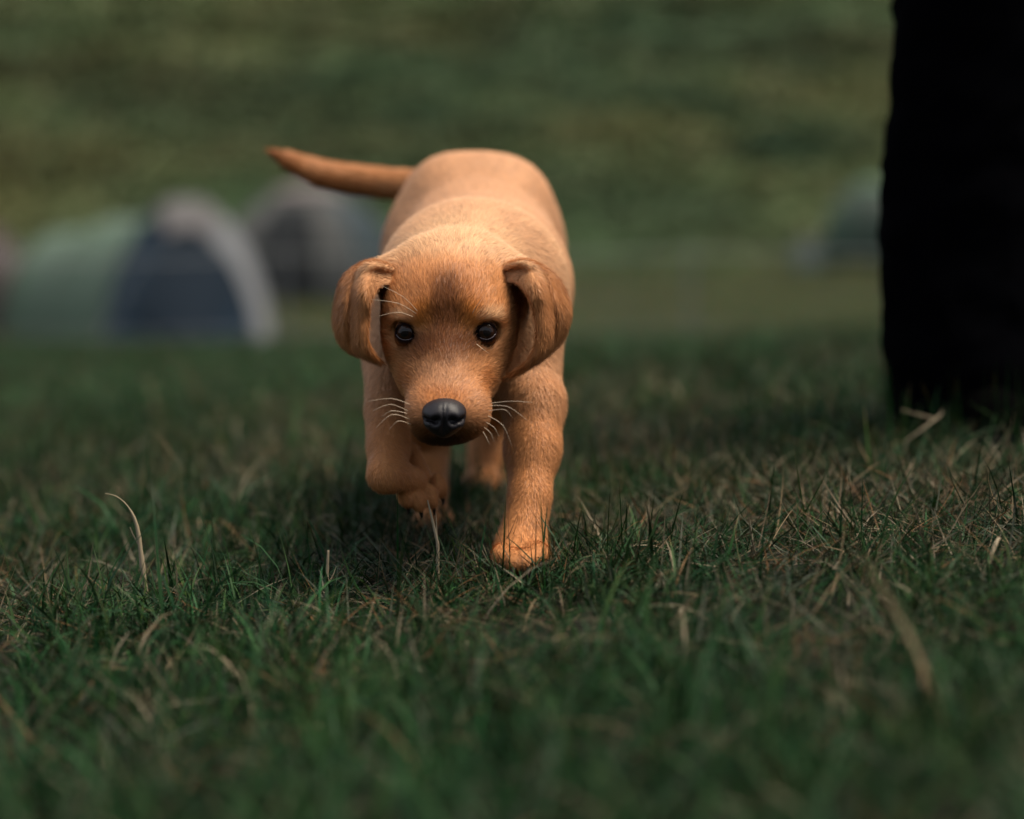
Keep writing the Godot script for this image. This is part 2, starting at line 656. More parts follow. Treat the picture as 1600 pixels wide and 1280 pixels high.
func build_grass() -> void:
	var o := Node3D.new()
	o.name = "grass"
	add_child(o)
	tag(o, "dark green lawn grass with dry thatch all over the foreground", "grass", "", "stuff")
	var mat := vertex_painted(0.48, 0.18)
	mat.backlight_enabled = true
	mat.backlight = Color(0.45, 0.45, 0.45)
	var near := []
	for k in 7:
		near.append(turf(100 + k, 0.2, 34 + k * 2, 18, 1150 - k * 130, 8 + k * 2, 0.58 + 0.10 * k, 4, 0.56 - 0.06 * k))
	lay(near, 0.2, 1.0, 1.0, 0.42, 3.4, 0.75, o, mat)
	var mid := []
	for k in 3:
		mid.append(turf(200 + k, 0.2, 40, 12, 260, 6, 0.9 + 0.08 * k, 3))
	lay(mid, 0.2, 1.5, 0.75, 3.5, 9.5, 1.3, o, mat)
	var far := []
	for k in 3:
		far.append(turf(300 + k, 0.2, 36, 10, 150, 0, 0.8 + 0.08 * k, 2))
	lay(far, 0.2, 3.0, 0.4, 9.5, 46.0, 2.5, o, mat)
	# tufts that close round the planted paw and along the front of the hind feet
	var tuft_places := []
	var tuft_tints := PackedColorArray()
	for q in [Vector2(-0.030, 1.36), Vector2(0.005, 1.345), Vector2(0.040, 1.36), Vector2(0.055, 1.40), Vector2(-0.055, 1.40), Vector2(-0.11, 1.60), Vector2(-0.07, 1.59), Vector2(-0.04, 1.78), Vector2(-0.01, 1.79), Vector2(0.40, 1.86), Vector2(0.44, 1.84), Vector2(0.48, 1.85), Vector2(0.52, 1.83), Vector2(0.42, 1.80), Vector2(0.50, 1.79), Vector2(0.37, 1.90)]:
		tuft_places.append(Transform3D(Basis.from_euler(Vector3(0, rng.randf() * TAU, 0)).scaled(Vector3.ONE * (1.25 if q.x > 0.3 else 1.0)), Vector3(q.x, ground(q.x, -q.y), -q.y)))
		tuft_tints.append(Color(1, 1, 1))
	scatter("tuft", turf(950, 0.045, 5, 9, 0, 5, 0.95), mat, tuft_places, tuft_tints, o)
	build_stalks()

# dry stalks that stand out of the lawn, one by one
func build_stalks() -> void:
	var dry := plain(Color(0.26, 0.21, 0.14), 0.7, 0.3)
	var list := [
		["tall dry stalk with a drooping hair-thin tip left of the puppy", [Vector3(-0.2743, -0.0144, -1.4200), Vector3(-0.2772, 0.0123, -1.4200), Vector3(-0.2805, 0.0405, -1.4200), Vector3(-0.2869, 0.0550, -1.4200), Vector3(-0.2953, 0.0627, -1.4200), Vector3(-0.3039, 0.0651, -1.4200)], [0.0016, 0.0020, 0.0014, 0.0005, 0.0004, 0.0002], [Vector3(-0.2798, 0.0269, -1.4200), Vector3(-0.2837, 0.0335, -1.4210), Vector3(-0.2861, 0.0392, -1.4220)]],
		["short dry stalk in the lawn between the drooping stalk and the puppy", [Vector3(-0.1345, -0.0135, -1.3800), Vector3(-0.1348, 0.0078, -1.3800), Vector3(-0.1337, 0.0290, -1.3800)], [0.0013, 0.0013, 0.0008], [Vector3(-0.1344, 0.0045, -1.3800), Vector3(-0.1307, 0.0100, -1.3810), Vector3(-0.1284, 0.0164, -1.3820)]],
		["forked pale stalk in front of the lifted paw", [Vector3(-0.0548, 0.0303, -1.4000), Vector3(-0.0585, 0.0470, -1.4000), Vector3(-0.0622, 0.0628, -1.4000)], [0.0012, 0.0010, 0.0004], [Vector3(-0.0557, 0.0303, -1.4000), Vector3(-0.0557, 0.0416, -1.4010), Vector3(-0.0562, 0.0529, -1.4020)]],
		["bent dry stalk lying in the lawn near the right edge", [Vector3(0.3073, -0.0038, -1.3000), Vector3(0.3209, 0.0185, -1.3000), Vector3(0.3341, 0.0457, -1.3100), Vector3(0.3392, 0.0476, -1.3200)], [0.0017, 0.0019, 0.0016, 0.0008], [Vector3(0.3241, 0.0246, -1.3030), Vector3(0.3208, 0.0332, -1.3050), Vector3(0.3192, 0.0384, -1.3060)]],
		["pale broken stalk leaning in the lawn below the black trousers", [Vector3(0.3673, 0.0620, -1.7800), Vector3(0.3850, 0.0752, -1.7800), Vector3(0.4019, 0.0862, -1.7900), Vector3(0.4030, 0.0910, -1.7900)], [0.0008, 0.0009, 0.0008, 0.0004], [Vector3(0.3963, 0.0824, -1.7860), Vector3(0.3798, 0.0867, -1.7850), Vector3(0.3636, 0.0915, -1.7850)]],
	]
	for e in list:
		var pts: Array = e[1]
		var foot: Vector3 = pts[0]
		foot.y = minf(ground(foot.x, foot.z), foot.y)
		var o := base("dry_grass_stalk", foot)
		tag(o, e[0], "grass stalk", "dry grass stalks")
		var line := [Vector3(0, -0.01, 0)]
		var rad := [e[2][0]]
		for i in 16:
			var f := i / 15.0
			line.append(spline(pts, f) - foot)
			var x: float = f * (e[2].size() - 1)
			var k: int = mini(int(x), e[2].size() - 2)
			rad.append(lerpf(e[2][k], e[2][k + 1], x - k) * (1.0 + 0.12 * sin(f * 40.0)))
		add_mesh("stem", tube(line, rad, 7), dry, o)
		var leaf := []
		var lr := []
		for i in 7:
			leaf.append(spline(e[3], i / 6.0) - foot)
			lr.append(lerpf(0.0008, 0.0002, i / 6.0))
		add_mesh("leaf", tube(leaf, lr, 5), dry, o)

# ---- fence

func build_fence() -> void:
	# light stock fence of two pale ropes on thin posts across the lawn
	var o := base("rope_fence", Vector3(1.3, ground(1.3, -14.0), -14.0))
	tag(o, "low fence of pale ropes on thin grey posts crossing behind the puppy", "fence")
	var post_mat := plain(Color(0.10, 0.10, 0.105), 0.6)
	var rope_mat := plain(Color(0.26, 0.26, 0.25), 0.7)
	var heads := []
	for i in range(-4, 5):
		var x := 1.3 + i * 3.0
		var z := -14.0 + i * 0.35
		var foot := Vector3(x, ground(x, z), z) - o.position
		heads.append(foot)
		var top := 0.78
		add_mesh("post", tube([foot - Vector3(0, 0.15, 0), foot + Vector3(0, top * 0.5, 0), foot + Vector3(0, top, 0), foot + Vector3(0, top + 0.02, 0)], [0.012, 0.014, 0.014, 0.006], 8), post_mat, o)
	for h in [0.16, 0.72]:
		var thick := 0.003 if h < 0.5 else 0.005
		var pts := []
		var rad := []
		for i in heads.size() - 1:
			for t in 6:
				var f := t / 6.0
				pts.append(heads[i].lerp(heads[i + 1], f) + Vector3(0, h - 0.03 * sin(f * PI), 0.016))
				rad.append(thick)
		add_mesh("rope", tube(pts, rad, 6), rope_mat, o)

func tent_panel(corners: Array, k: int, h: float, t0: float, t1: float, u0: float, u1: float, bulge: float, proud: float) -> ArrayMesh:
	var v := PackedVector3Array()
	var ix := PackedInt32Array()
	var nu := 14
	var nt := 18
	for s in [0.0, 0.012]:
		for i in nt + 1:
			for j in nu + 1:
				var t := lerpf(t0, t1, float(i) / nt)
				var u := lerpf(u0, u1, float(j) / nu)
				var a := t * PI / 2.0
				var c: Vector3 = corners[k].lerp(corners[(k + 1) % 4], u)
				var mid: Vector3 = (corners[k] + corners[(k + 1) % 4]).normalized()
				var sag := sin(u * PI) * bulge * (1.0 - t * t) + noise.get_noise_2d(u * 3.0 + k * 9.0, t * 3.0) * 0.03 * (1.0 - t)
				v.append(c * pow(cos(a), 1.05) + Vector3.UP * h * sin(a) + mid * (proud + s + sag))
	var w := nu + 1
	var off := (nt + 1) * w
	for i in nt:
		for j in nu:
			var a := i * w + j
			ix.append_array([a, a + 1, a + w, a + 1, a + w + 1, a + w])
			a += off
			ix.append_array([a, a + w, a + 1, a + 1, a + w, a + w + 1])
	return pack(v, normals_of(v, ix), PackedColorArray(), ix)

func fabric(lin: Color) -> StandardMaterial3D:
	var m := plain(lin, 0.6, 0.4)
	m.backlight_enabled = true
	m.backlight = Color(0.25, 0.25, 0.25)
	return m

# a dome tent: four fabric panels over crossed poles, a door with a zip, a vent cap on top, guy lines with pegs
func dome_tent(label: String, x: float, d: float, turn: float, half: Vector2, h: float, panels: Array, pole: Color, cap_color: Color, door: Color, shade_doorway := false) -> Node3D:
	var o := base("dome_tent", Vector3(x, ground(x, -d) - 0.02, -d), turn)
	tag(o, label, "tent", "tents pitched in the hollow")
	var corners := [Vector3(-half.x, 0, half.y), Vector3(half.x, 0, half.y), Vector3(half.x, 0, -half.y), Vector3(-half.x, 0, -half.y)]
	for k in 4:
		var p := add_mesh("panel", tent_panel(corners, k, h, 0.0, 1.0, 0.0, 1.0, 0.06, 0.0), fabric(panels[k]), o)
		if k == 0:
			add_mesh("door", tent_panel(corners, 0, h, 0.03, 0.66, 0.26, 0.74, 0.06, 0.02 if not shade_doorway else 0.016), fabric(door), p)  # an open doorway is a near-black panel, the shade inside put into its colour
	for k in 4:
		var pts := []
		var rad := []
		for i in 15:
			var a := i / 14.0 * PI / 2.0
			pts.append(corners[k] * (pow(cos(a), 1.05) * 1.012) + Vector3.UP * (h * sin(a) + 0.012))
			rad.append(0.018)
		add_mesh("pole", tube(pts, rad, 7), plain(pole, 0.5), o)
	var small := []
	for c in corners:
		small.append(c * 1.02)
	var top := add_mesh("vent_cap", tent_panel(small, 0, h + 0.05, 0.72, 1.0, 0.0, 1.0, 0.03, 0.0), fabric(cap_color), o)
	for k in [1, 2, 3]:
		add_mesh("cap_panel", tent_panel(small, k, h + 0.05, 0.72, 1.0, 0.0, 1.0, 0.03, 0.0), fabric(cap_color), top)
	var line_mat := plain(Color(0.3, 0.3, 0.28), 0.8)
	for c in corners:
		var foot: Vector3 = c * 1.5
		var g := o.to_global(foot)
		foot.y = ground(g.x, g.z) - o.position.y
		var line := add_mesh("guy_line", tube([c * 0.75 + Vector3.UP * h * 0.6, foot + Vector3.UP * 0.05], [0.003, 0.003], 5), line_mat, o)
		add_mesh("peg", tube([foot + Vector3(0, 0.07, 0), foot - Vector3(0, 0.12, 0)], [0.006, 0.004], 6), plain(Color(0.2, 0.2, 0.21), 0.4), line)
	return o

# an arched tunnel tent: green flanks, navy front with a door, a grey edge and a pale hood
func arch(phi: float, half: float, h: float, k: float, z: float) -> Vector3:
	return Vector3(-cos(phi) * half * k, sin(phi) * h * k, z)

func arch_strip(p0: float, p1: float, k0: float, k1: float, za: float, zb: float, ha: Vector2, hb: Vector2, sag: float) -> ArrayMesh:
	var v := PackedVector3Array()
	var ix := PackedInt32Array()
	for i in 15:
		for j in 11:
			var phi := lerpf(p0, p1, i / 14.0)
			var t := j / 10.0
			var half := ha.lerp(hb, t)
			var k := lerpf(k0, k1, t) * (1.0 - sag * sin(t * PI * 2.0) * sin(t * PI * 2.0) + noise.get_noise_2d(i * 0.3, j * 0.4) * sag * 0.6)
			v.append(arch(phi, half.x, half.y, k, lerpf(za, zb, t)))
	for i in 14:
		for j in 10:
			var a := i * 11 + j
			ix.append_array([a, a + 1, a + 11, a + 1, a + 12, a + 11])
	return pack(v, normals_of(v, ix), PackedColorArray(), ix)

func tunnel_tent(x: float, d: float, turn: float) -> void:
	var o := base("tunnel_tent", Vector3(x, ground(x, -d) - 0.03, -d), turn)
	tag(o, "tunnel tent with sage green flanks and a navy front edged in pale grey", "tent", "tents pitched in the hollow")
	var sage := Color(0.062, 0.100, 0.056)
	var navy := Color(0.007, 0.021, 0.040)
	var ha := Vector2(1.10, 1.92)
	var hb := Vector2(1.0, 1.55)
	var zf := 2.0
	var zr := -3.0
	for side in 2:
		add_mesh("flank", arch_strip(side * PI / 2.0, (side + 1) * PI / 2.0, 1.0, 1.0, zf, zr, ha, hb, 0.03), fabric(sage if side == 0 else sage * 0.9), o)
	var front := add_mesh("front", arch_strip(0.0, PI, 1.0, 0.02, zf, zf + 0.22, ha, ha, 0.0), fabric(navy), o)
	add_mesh("door", arch_strip(0.14 * PI, 0.80 * PI, 0.74, 0.05, zf + 0.09, zf + 0.24, ha, ha, 0.0), fabric(Color(0.005, 0.014, 0.027)), front)
	add_mesh("edge", arch_strip(0.56 * PI, PI, 1.02, 0.80, zf + 0.02, zf + 0.07, ha, ha, 0.0), fabric(Color(0.23, 0.235, 0.25)), front)
	add_mesh("hood", arch_strip(0.40 * PI, 0.62 * PI, 1.04, 0.84, zf + 0.03, zf + 0.10, ha, ha, 0.0), fabric(Color(0.16, 0.15, 0.152)), front)
	add_mesh("rear", arch_strip(0.0, PI, 1.0, 0.02, zr, zr - 0.3, hb, hb, 0.0), fabric(sage), o)
	for z in [zf, -0.5, zr]:
		var h := hb.lerp(ha, (z - zr) / (zf - zr))
		var pts := []
		var rad := []
		for i in 25:
			pts.append(arch(i / 24.0 * PI, h.x, h.y, 1.008, z))
			rad.append(0.016)
		add_mesh("pole", tube(pts, rad, 7), plain(Color(0.05, 0.065, 0.05), 0.6), o)
	for z in [zf, zr]:
		for sx in [-1.0, 1.0]:
			var foot := Vector3(sx * 1.5, 0.0, z + signf(z) * 0.9)
			var g := o.to_global(foot)
			foot.y = ground(g.x, g.z) - o.position.y
			var line := add_mesh("guy_line", tube([Vector3(sx * 0.6, 1.2, z), foot + Vector3.UP * 0.05], [0.003, 0.003], 5), plain(Color(0.2, 0.2, 0.19), 0.8), o)
			add_mesh("peg", tube([foot + Vector3(0, 0.07, 0), foot - Vector3(0, 0.12, 0)], [0.006, 0.004], 6), plain(Color(0.2, 0.2, 0.21), 0.4), line)

func build_tents() -> void:
	tunnel_tent(-5.03, 25.6, 0.52)
	dome_tent("beige and dark teal tent with a near-black panel as its shaded doorway behind the puppy's tail", -3.55, 34.0, -0.3, Vector2(1.35, 1.2), 1.95, [Color(0.060, 0.060, 0.056), Color(0.009, 0.018, 0.020), Color(0.1, 0.09, 0.085), Color(0.1, 0.09, 0.085)], Color(0.06, 0.06, 0.06), Color(0.13, 0.108, 0.102), Color(0.006, 0.007, 0.007), true)
	dome_tent("dark maroon tent cut by the left edge of the picture", -7.95, 29.0, 0.2, Vector2(0.75, 0.9), 1.5, [Color(0.022, 0.009, 0.009), Color(0.014, 0.008, 0.009), Color(0.022, 0.009, 0.009), Color(0.022, 0.009, 0.009)], Color(0.03, 0.03, 0.03), Color(0.05, 0.03, 0.025), Color(0.02, 0.012, 0.014))
	dome_tent("small bright green tent half hidden behind the black trousers", 7.45, 40.0, -0.2, Vector2(1.0, 0.9), 1.75, [Color(0.007, 0.026, 0.015), Color(0.007, 0.024, 0.014), Color(0.010, 0.034, 0.020), Color(0.007, 0.024, 0.014)], Color(0.05, 0.08, 0.06), Color(0.020, 0.060, 0.032), Color(0.005, 0.018, 0.011))
	# a pale box by the green tent
	var box := base("cool_box", Vector3(6.15, ground(6.15, -39.5), -39.5), 0.4)
	tag(box, "pale blue cool box standing beside the small green tent", "cool box")
	var b := BoxMesh.new()
	b.size = Vector3(0.62, 0.40, 0.42)
	add_mesh("body", b, plain(Color(0.07, 0.10, 0.10), 0.5), box).position.y = 0.2
	var l := BoxMesh.new()
	l.size = Vector3(0.66, 0.09, 0.46)
	add_mesh("lid", l, plain(Color(0.11, 0.125, 0.12), 0.5), box).position.y = 0.446
	add_mesh("handle", tube([Vector3(-0.335, 0.40, 0), Vector3(-0.36, 0.52, 0), Vector3(0, 0.56, 0), Vector3(0.36, 0.52, 0), Vector3(0.335, 0.40, 0)], [0.012, 0.012, 0.012, 0.012, 0.012], 7), plain(Color(0.2, 0.2, 0.2), 0.5), box)

# ---- person: only the legs come into view

func build_person() -> void:
	var org := Vector3(0.50, ground(0.50, -1.97), -1.97)
	var o := base("person", org)
	tag(o, "person in wide black trousers standing at the right edge", "person")
	var cloth := plain(Color(0.0012, 0.0012, 0.0017), 1.0, 0.06)
	clear_body()
	group_k = PackedFloat32Array([0.01, 0.01, 0.06])
	merge_k = PackedFloat32Array([0.001, 0.01, 0.08])
	shrink = 0.0
	# near leg, far leg, seat
	cap(0, Vector3(-0.034, 0.025, 0.012), 0.084, Vector3(-0.042, 0.22, 0.005), 0.080)
	cap(0, Vector3(-0.042, 0.22, 0.005), 0.080, Vector3(-0.034, 0.50, 0.02), 0.080)
	cap(0, Vector3(-0.034, 0.50, 0.02), 0.080, Vector3(0.02, 0.88, 0.0), 0.100)
	cap(1, Vector3(0.150, 0.025, -0.05), 0.084, Vector3(0.150, 0.24, -0.06), 0.078)
	cap(1, Vector3(0.150, 0.24, -0.06), 0.078, Vector3(0.155, 0.50, -0.04), 0.076)
	cap(1, Vector3(0.155, 0.50, -0.04), 0.076, Vector3(0.17, 0.88, -0.02), 0.100)
	ball(2, Vector3(0.095, 0.93, -0.01), Vector3(0.185, 0.13, 0.14))
	var got := body_mesh(0.012)
	var v: PackedVector3Array = got[0]
	var n := normals_of(v, got[1])
	for i in v.size():
		var p := v[i]
		var fold := noise.get_noise_3d(p.x * 9.0 + p.y * 4.0, p.y * 14.0, p.z * 9.0) * 0.010 + fine_noise.get_noise_3d(p.x * 22.0, p.y * 34.0 + p.x * 18.0, p.z * 22.0) * 0.003
		v[i] = p + n[i] * fold
		if v[i].y < 0.02:
			v[i].y = 0.02
	add_mesh("trousers", pack(v, normals_of(v, got[1]), PackedColorArray(), got[1]), cloth, o)
	for s in [Vector3(-0.028, 0, 0.045), Vector3(0.150, 0, -0.025)]:
		clear_body()
		group_k = PackedFloat32Array([0.03])
		merge_k = PackedFloat32Array([0.001])
		cap(0, s + Vector3(0, 0.035, -0.09), 0.036, s + Vector3(0, 0.022, 0.08), 0.032)
		cap(0, s + Vector3(0, 0.06, -0.08), 0.036, s + Vector3(0, 0.035, 0.0), 0.036)
		got = body_mesh(0.009)
		v = got[0]
		for i in v.size():
			v[i].y = maxf(v[i].y, 0.0)
		var shoe := add_mesh("shoe", pack(v, normals_of(v, got[1]), PackedColorArray(), got[1]), plain(Color(0.0012, 0.0012, 0.0012), 1.0, 0.04), o)
		var outline := []
		var rad := []
		for i in 24:
			var a := TAU * i / 24
			outline.append(s + Vector3(cos(a) * 0.036, 0.010, 0.015 + sin(a) * 0.118))
			rad.append(0.009)
		add_mesh("sole", tube(outline, rad, 7, true), plain(Color(0.004, 0.004, 0.004), 0.95, 0.05), shoe)

# ---- puppy

var gold := Color(0.53, 0.282, 0.145)
var tan_ := Color(0.49, 0.215, 0.082)
var pale := Color(0.63, 0.38, 0.205)
var rust := Color(0.35, 0.120, 0.032)
var dark := Color(0.120, 0.040, 0.012)
var eyes: Array[Vector3] = []
var muzzle := Color(0.40, 0.180, 0.078)
var nose_at := Vector3(-0.0181, 0.1290, 0.2650)

var toes_planted := [Vector3(0.0220, 0.0224, 0.2240), Vector3(0.0309, 0.0203, 0.2360), Vector3(0.0417, 0.0203, 0.2360), Vector3(0.0507, 0.0234, 0.2240)]
var toes_lifted := [Vector3(-0.0514, 0.0612, 0.1800), Vector3(-0.0419, 0.0572, 0.1760), Vector3(-0.0325, 0.0585, 0.1680), Vector3(-0.0261, 0.0647, 0.1560)]

func puppy_shapes() -> void:
	clear_body()
	#                 torso head  R fore L fore L paw  R hind L hind tail
	group_k = PackedFloat32Array([0.040, 0.014, 0.009, 0.005, 0.0035, 0.008, 0.008, 0.0015])
	merge_k = PackedFloat32Array([0.001, 0.024, 0.022, 0.022, 0.008, 0.030, 0.030, 0.016])
	shrink = 0.002
	# torso: chest, ribs, loin, rump, hip points, neck
	var back := Vector3(0, -0.12, -1)
	ball(0, Vector3(-0.0031, 0.1955, 0.0700), Vector3(0.068, 0.078, 0.085), gold, Vector3(0, -0.8, -0.6))
	ball(0, Vector3(0.0036, 0.2099, -0.0300), Vector3(0.079, 0.080, 0.105), gold, Vector3(0, -0.3, -1), 0.009)
	ball(0, Vector3(-0.0002, 0.2341, -0.1300), Vector3(0.071, 0.073, 0.09), gold, back, 0.009)
	ball(0, Vector3(-0.0050, 0.2628, -0.2000), Vector3(0.073, 0.064, 0.068), gold, back, 0.008)
	ball(0, Vector3(-0.0296, 0.2920, -0.1800), Vector3(0.026, 0.026, 0.03), gold, back, 0.008)
	ball(0, Vector3(0.0240, 0.2902, -0.1800), Vector3(0.028, 0.026, 0.03), gold, back, 0.008)
	cap(0, Vector3(-0.0261, 0.2183, 0.0600), 0.037, Vector3(0.0238, 0.2183, 0.0600), 0.037, pale, back, 0.009)
	cap(0, Vector3(-0.0132, 0.2138, 0.1450), 0.046, Vector3(-0.0040, 0.2154, 0.0500), 0.056, pale, Vector3(0, -0.25, -1), 0.009)
	# head
	var up := Vector3(0, 0.75, -0.65)
	ball(1, Vector3(-0.0167, 0.2029, 0.1750), Vector3(0.0520, 0.0465, 0.052), tan_, up, 0.007)
	ball(1, Vector3(-0.0173, 0.2031, 0.2000), Vector3(0.042, 0.030, 0.031), tan_, up, 0.007)
	ball(1, Vector3(-0.0429, 0.1799, 0.1920), Vector3(0.024, 0.032, 0.030), tan_, Vector3(-0.7, 0.05, -0.7), 0.007)
	ball(1, Vector3(0.0095, 0.1799, 0.1920), Vector3(0.024, 0.032, 0.030), tan_, Vector3(0.7, 0.05, -0.7), 0.007)
	cap(1, Vector3(-0.0393, 0.1685, 0.2000), 0.0165, Vector3(-0.0304, 0.1349, 0.2320), 0.0120, tan_, Vector3(-0.55, 0.2, -0.8), 0.005)
	cap(1, Vector3(0.0030, 0.1685, 0.2000), 0.0165, Vector3(-0.0021, 0.1349, 0.2320), 0.0120, tan_, Vector3(0.55, 0.2, -0.8), 0.005)
	ball(1, Vector3(-0.0357, 0.1533, 0.2060), Vector3(0.018, 0.024, 0.026), tan_, Vector3(-0.6, 0.1, -0.8), 0.006)
	ball(1, Vector3(0.0021, 0.1533, 0.2060), Vector3(0.018, 0.024, 0.026), tan_, Vector3(0.6, 0.1, -0.8), 0.006)
	cap(1, Vector3(-0.0178, 0.1721, 0.2170), 0.024, Vector3(-0.0188, 0.1326, 0.2460), 0.0205, muzzle, Vector3(0, 0.8, -0.6), 0.004)
	ball(1, Vector3(-0.0314, 0.1300, 0.2430), Vector3(0.0150, 0.0185, 0.022), muzzle, Vector3(-0.55, -0.25, -0.8), 0.005)
	ball(1, Vector3(0.0000, 0.1300, 0.2430), Vector3(0.0155, 0.0185, 0.022), muzzle, Vector3(0.55, -0.25, -0.8), 0.005)
	ball(1, Vector3(-0.0188, 0.1155, 0.2340), Vector3(0.019, 0.010, 0.017), rust, Vector3(0, -0.5, -0.8), 0.004)
	ball(1, Vector3(-0.0401, 0.2016, 0.2170), Vector3(0.016, 0.0080, 0.0115), tan_, Vector3(-0.4, 0.75, -0.4), 0.005, Vector3(0, 0, 0.3))
	ball(1, Vector3(0.0043, 0.2016, 0.2170), Vector3(0.016, 0.0080, 0.0115), tan_, Vector3(0.4, 0.75, -0.4), 0.005, Vector3(0, 0, -0.3))
	cap(1, Vector3(-0.0402, 0.2296, 0.1650), 0.022, Vector3(-0.0695, 0.2277, 0.1680), 0.013, pale, Vector3(-0.8, -0.1, -0.4), 0.007)
	cap(1, Vector3(0.0058, 0.2305, 0.1650), 0.022, Vector3(0.0339, 0.2287, 0.1680), 0.013, pale, Vector3(0.8, -0.1, -0.4), 0.007)
	# foreleg that carries the weight
	var down := Vector3(0, -1, -0.1)
	cap(2, Vector3(0.0362, 0.1851, 0.0700), 0.034, Vector3(0.0402, 0.1530, 0.0900), 0.029, gold, down, 0.0062)
	cap(2, Vector3(0.0402, 0.1530, 0.0900), 0.028, Vector3(0.0471, 0.1240, 0.1200), 0.0252, gold, down, 0.0062)
	cap(2, Vector3(0.0471, 0.1240, 0.1200), 0.0252, Vector3(0.0458, 0.0902, 0.1450), 0.0222, tan_, down, 0.0058)
	cap(2, Vector3(0.0458, 0.0902, 0.1450), 0.0222, Vector3(0.0432, 0.0573, 0.1700), 0.0166, tan_, down, 0.005)
	cap(2, Vector3(0.0432, 0.0573, 0.1700), 0.0166, Vector3(0.0377, 0.0273, 0.1880), 0.0205, tan_, down, 0.005)
	ball(2, Vector3(0.0362, 0.0211, 0.2000), Vector3(0.023, 0.016, 0.028), tan_, Vector3(0, -0.6, 0.8), 0.005)
	for q in toes_planted:
		ball(2, q, Vector3(0.0094, 0.0098, 0.0145), tan_, Vector3(0, -0.6, 0.8), 0.004)
	# lifted foreleg, wrist flexed
	cap(3, Vector3(-0.0604, 0.1877, 0.0700), 0.034, Vector3(-0.0634, 0.1588, 0.1000), 0.026, gold, down, 0.0062)
	cap(3, Vector3(-0.0634, 0.1588, 0.1000), 0.026, Vector3(-0.0662, 0.1220, 0.1400), 0.0185, gold, down, 0.0062)
	cap(3, Vector3(-0.0662, 0.1220, 0.1400), 0.0185, Vector3(-0.0639, 0.0957, 0.1700), 0.0178, tan_, down, 0.0058)
	cap(3, Vector3(-0.0639, 0.0957, 0.1700), 0.0168, Vector3(-0.0646, 0.0788, 0.1980), 0.0140, tan_, down, 0.005)
	# its paw, folded back and inwards, toes hanging
	cap(4, Vector3(-0.0646, 0.0788, 0.1980), 0.0138, Vector3(-0.0458, 0.0717, 0.1740), 0.0122, tan_, Vector3(0.5, -0.8, -0.2), 0.004)
	cap(4, Vector3(-0.0477, 0.0902, 0.1450), 0.0080, Vector3(-0.0426, 0.0737, 0.1600), 0.0115, tan_, down, 0.004)
	for q in toes_lifted:
		ball(4, q, Vector3(0.0080, 0.0124, 0.0098), tan_, Vector3(0.3, -0.9, -0.2), 0.0035, Vector3(0, 0, 0.25))
	# hind legs
	cap(5, Vector3(0.0330, 0.2339, -0.2000), 0.046, Vector3(0.0241, 0.1405, -0.1500), 0.036, gold, down, 0.0062)
	cap(5, Vector3(0.0241, 0.1405, -0.1500), 0.034, Vector3(0.0058, 0.0736, -0.2800), 0.021, tan_, down, 0.0058)
	cap(5, Vector3(0.0058, 0.0736, -0.2800), 0.021, Vector3(0.0028, 0.0198, -0.2600), 0.0185, tan_, down, 0.005)
	ball(5, Vector3(0.0025, 0.0136, -0.2400), Vector3(0.022, 0.014, 0.030), tan_, down, 0.005)
	cap(6, Vector3(-0.0466, 0.2343, -0.1800), 0.046, Vector3(-0.0505, 0.1402, -0.0400), 0.034, gold, down, 0.0062)
	cap(6, Vector3(-0.0505, 0.1402, -0.0400), 0.031, Vector3(-0.0472, 0.0620, -0.1100), 0.0205, tan_, down, 0.0058)
	cap(6, Vector3(-0.0472, 0.0620, -0.1100), 0.0205, Vector3(-0.0409, 0.0154, -0.0500), 0.0165, tan_, down, 0.005)
	ball(6, Vector3(-0.0389, 0.0072, -0.0300), Vector3(0.020, 0.014, 0.028), tan_, down, 0.005)
	# tail
	cap(7, Vector3(-0.0562, 0.2994, -0.2400), 0.0172, Vector3(-0.0932, 0.3028, -0.2600), 0.0162, tan_)
	cap(7, Vector3(-0.0932, 0.3028, -0.2600), 0.0162, Vector3(-0.1258, 0.3067, -0.2700), 0.0160, tan_)
	cap(7, Vector3(-0.1258, 0.3067, -0.2700), 0.0160, Vector3(-0.1570, 0.3123, -0.2700), 0.0150, tan_)
	cap(7, Vector3(-0.1570, 0.3123, -0.2700), 0.0150, Vector3(-0.1869, 0.3247, -0.2700), 0.0108, tan_)
	cap(7, Vector3(-0.1869, 0.3247, -0.2700), 0.0108, Vector3(-0.2043, 0.3328, -0.2700), 0.0048, rust)

func march(from: Vector3, dir: Vector3) -> Vector3:
	var all := PackedInt32Array(range(pa.size()))
	var p := from
	for i in 200:
		var d := field(p, all)
		if d < 0.0002:
			break
		p += dir * clampf(d * 0.7, 0.0002, 0.01)
	return p

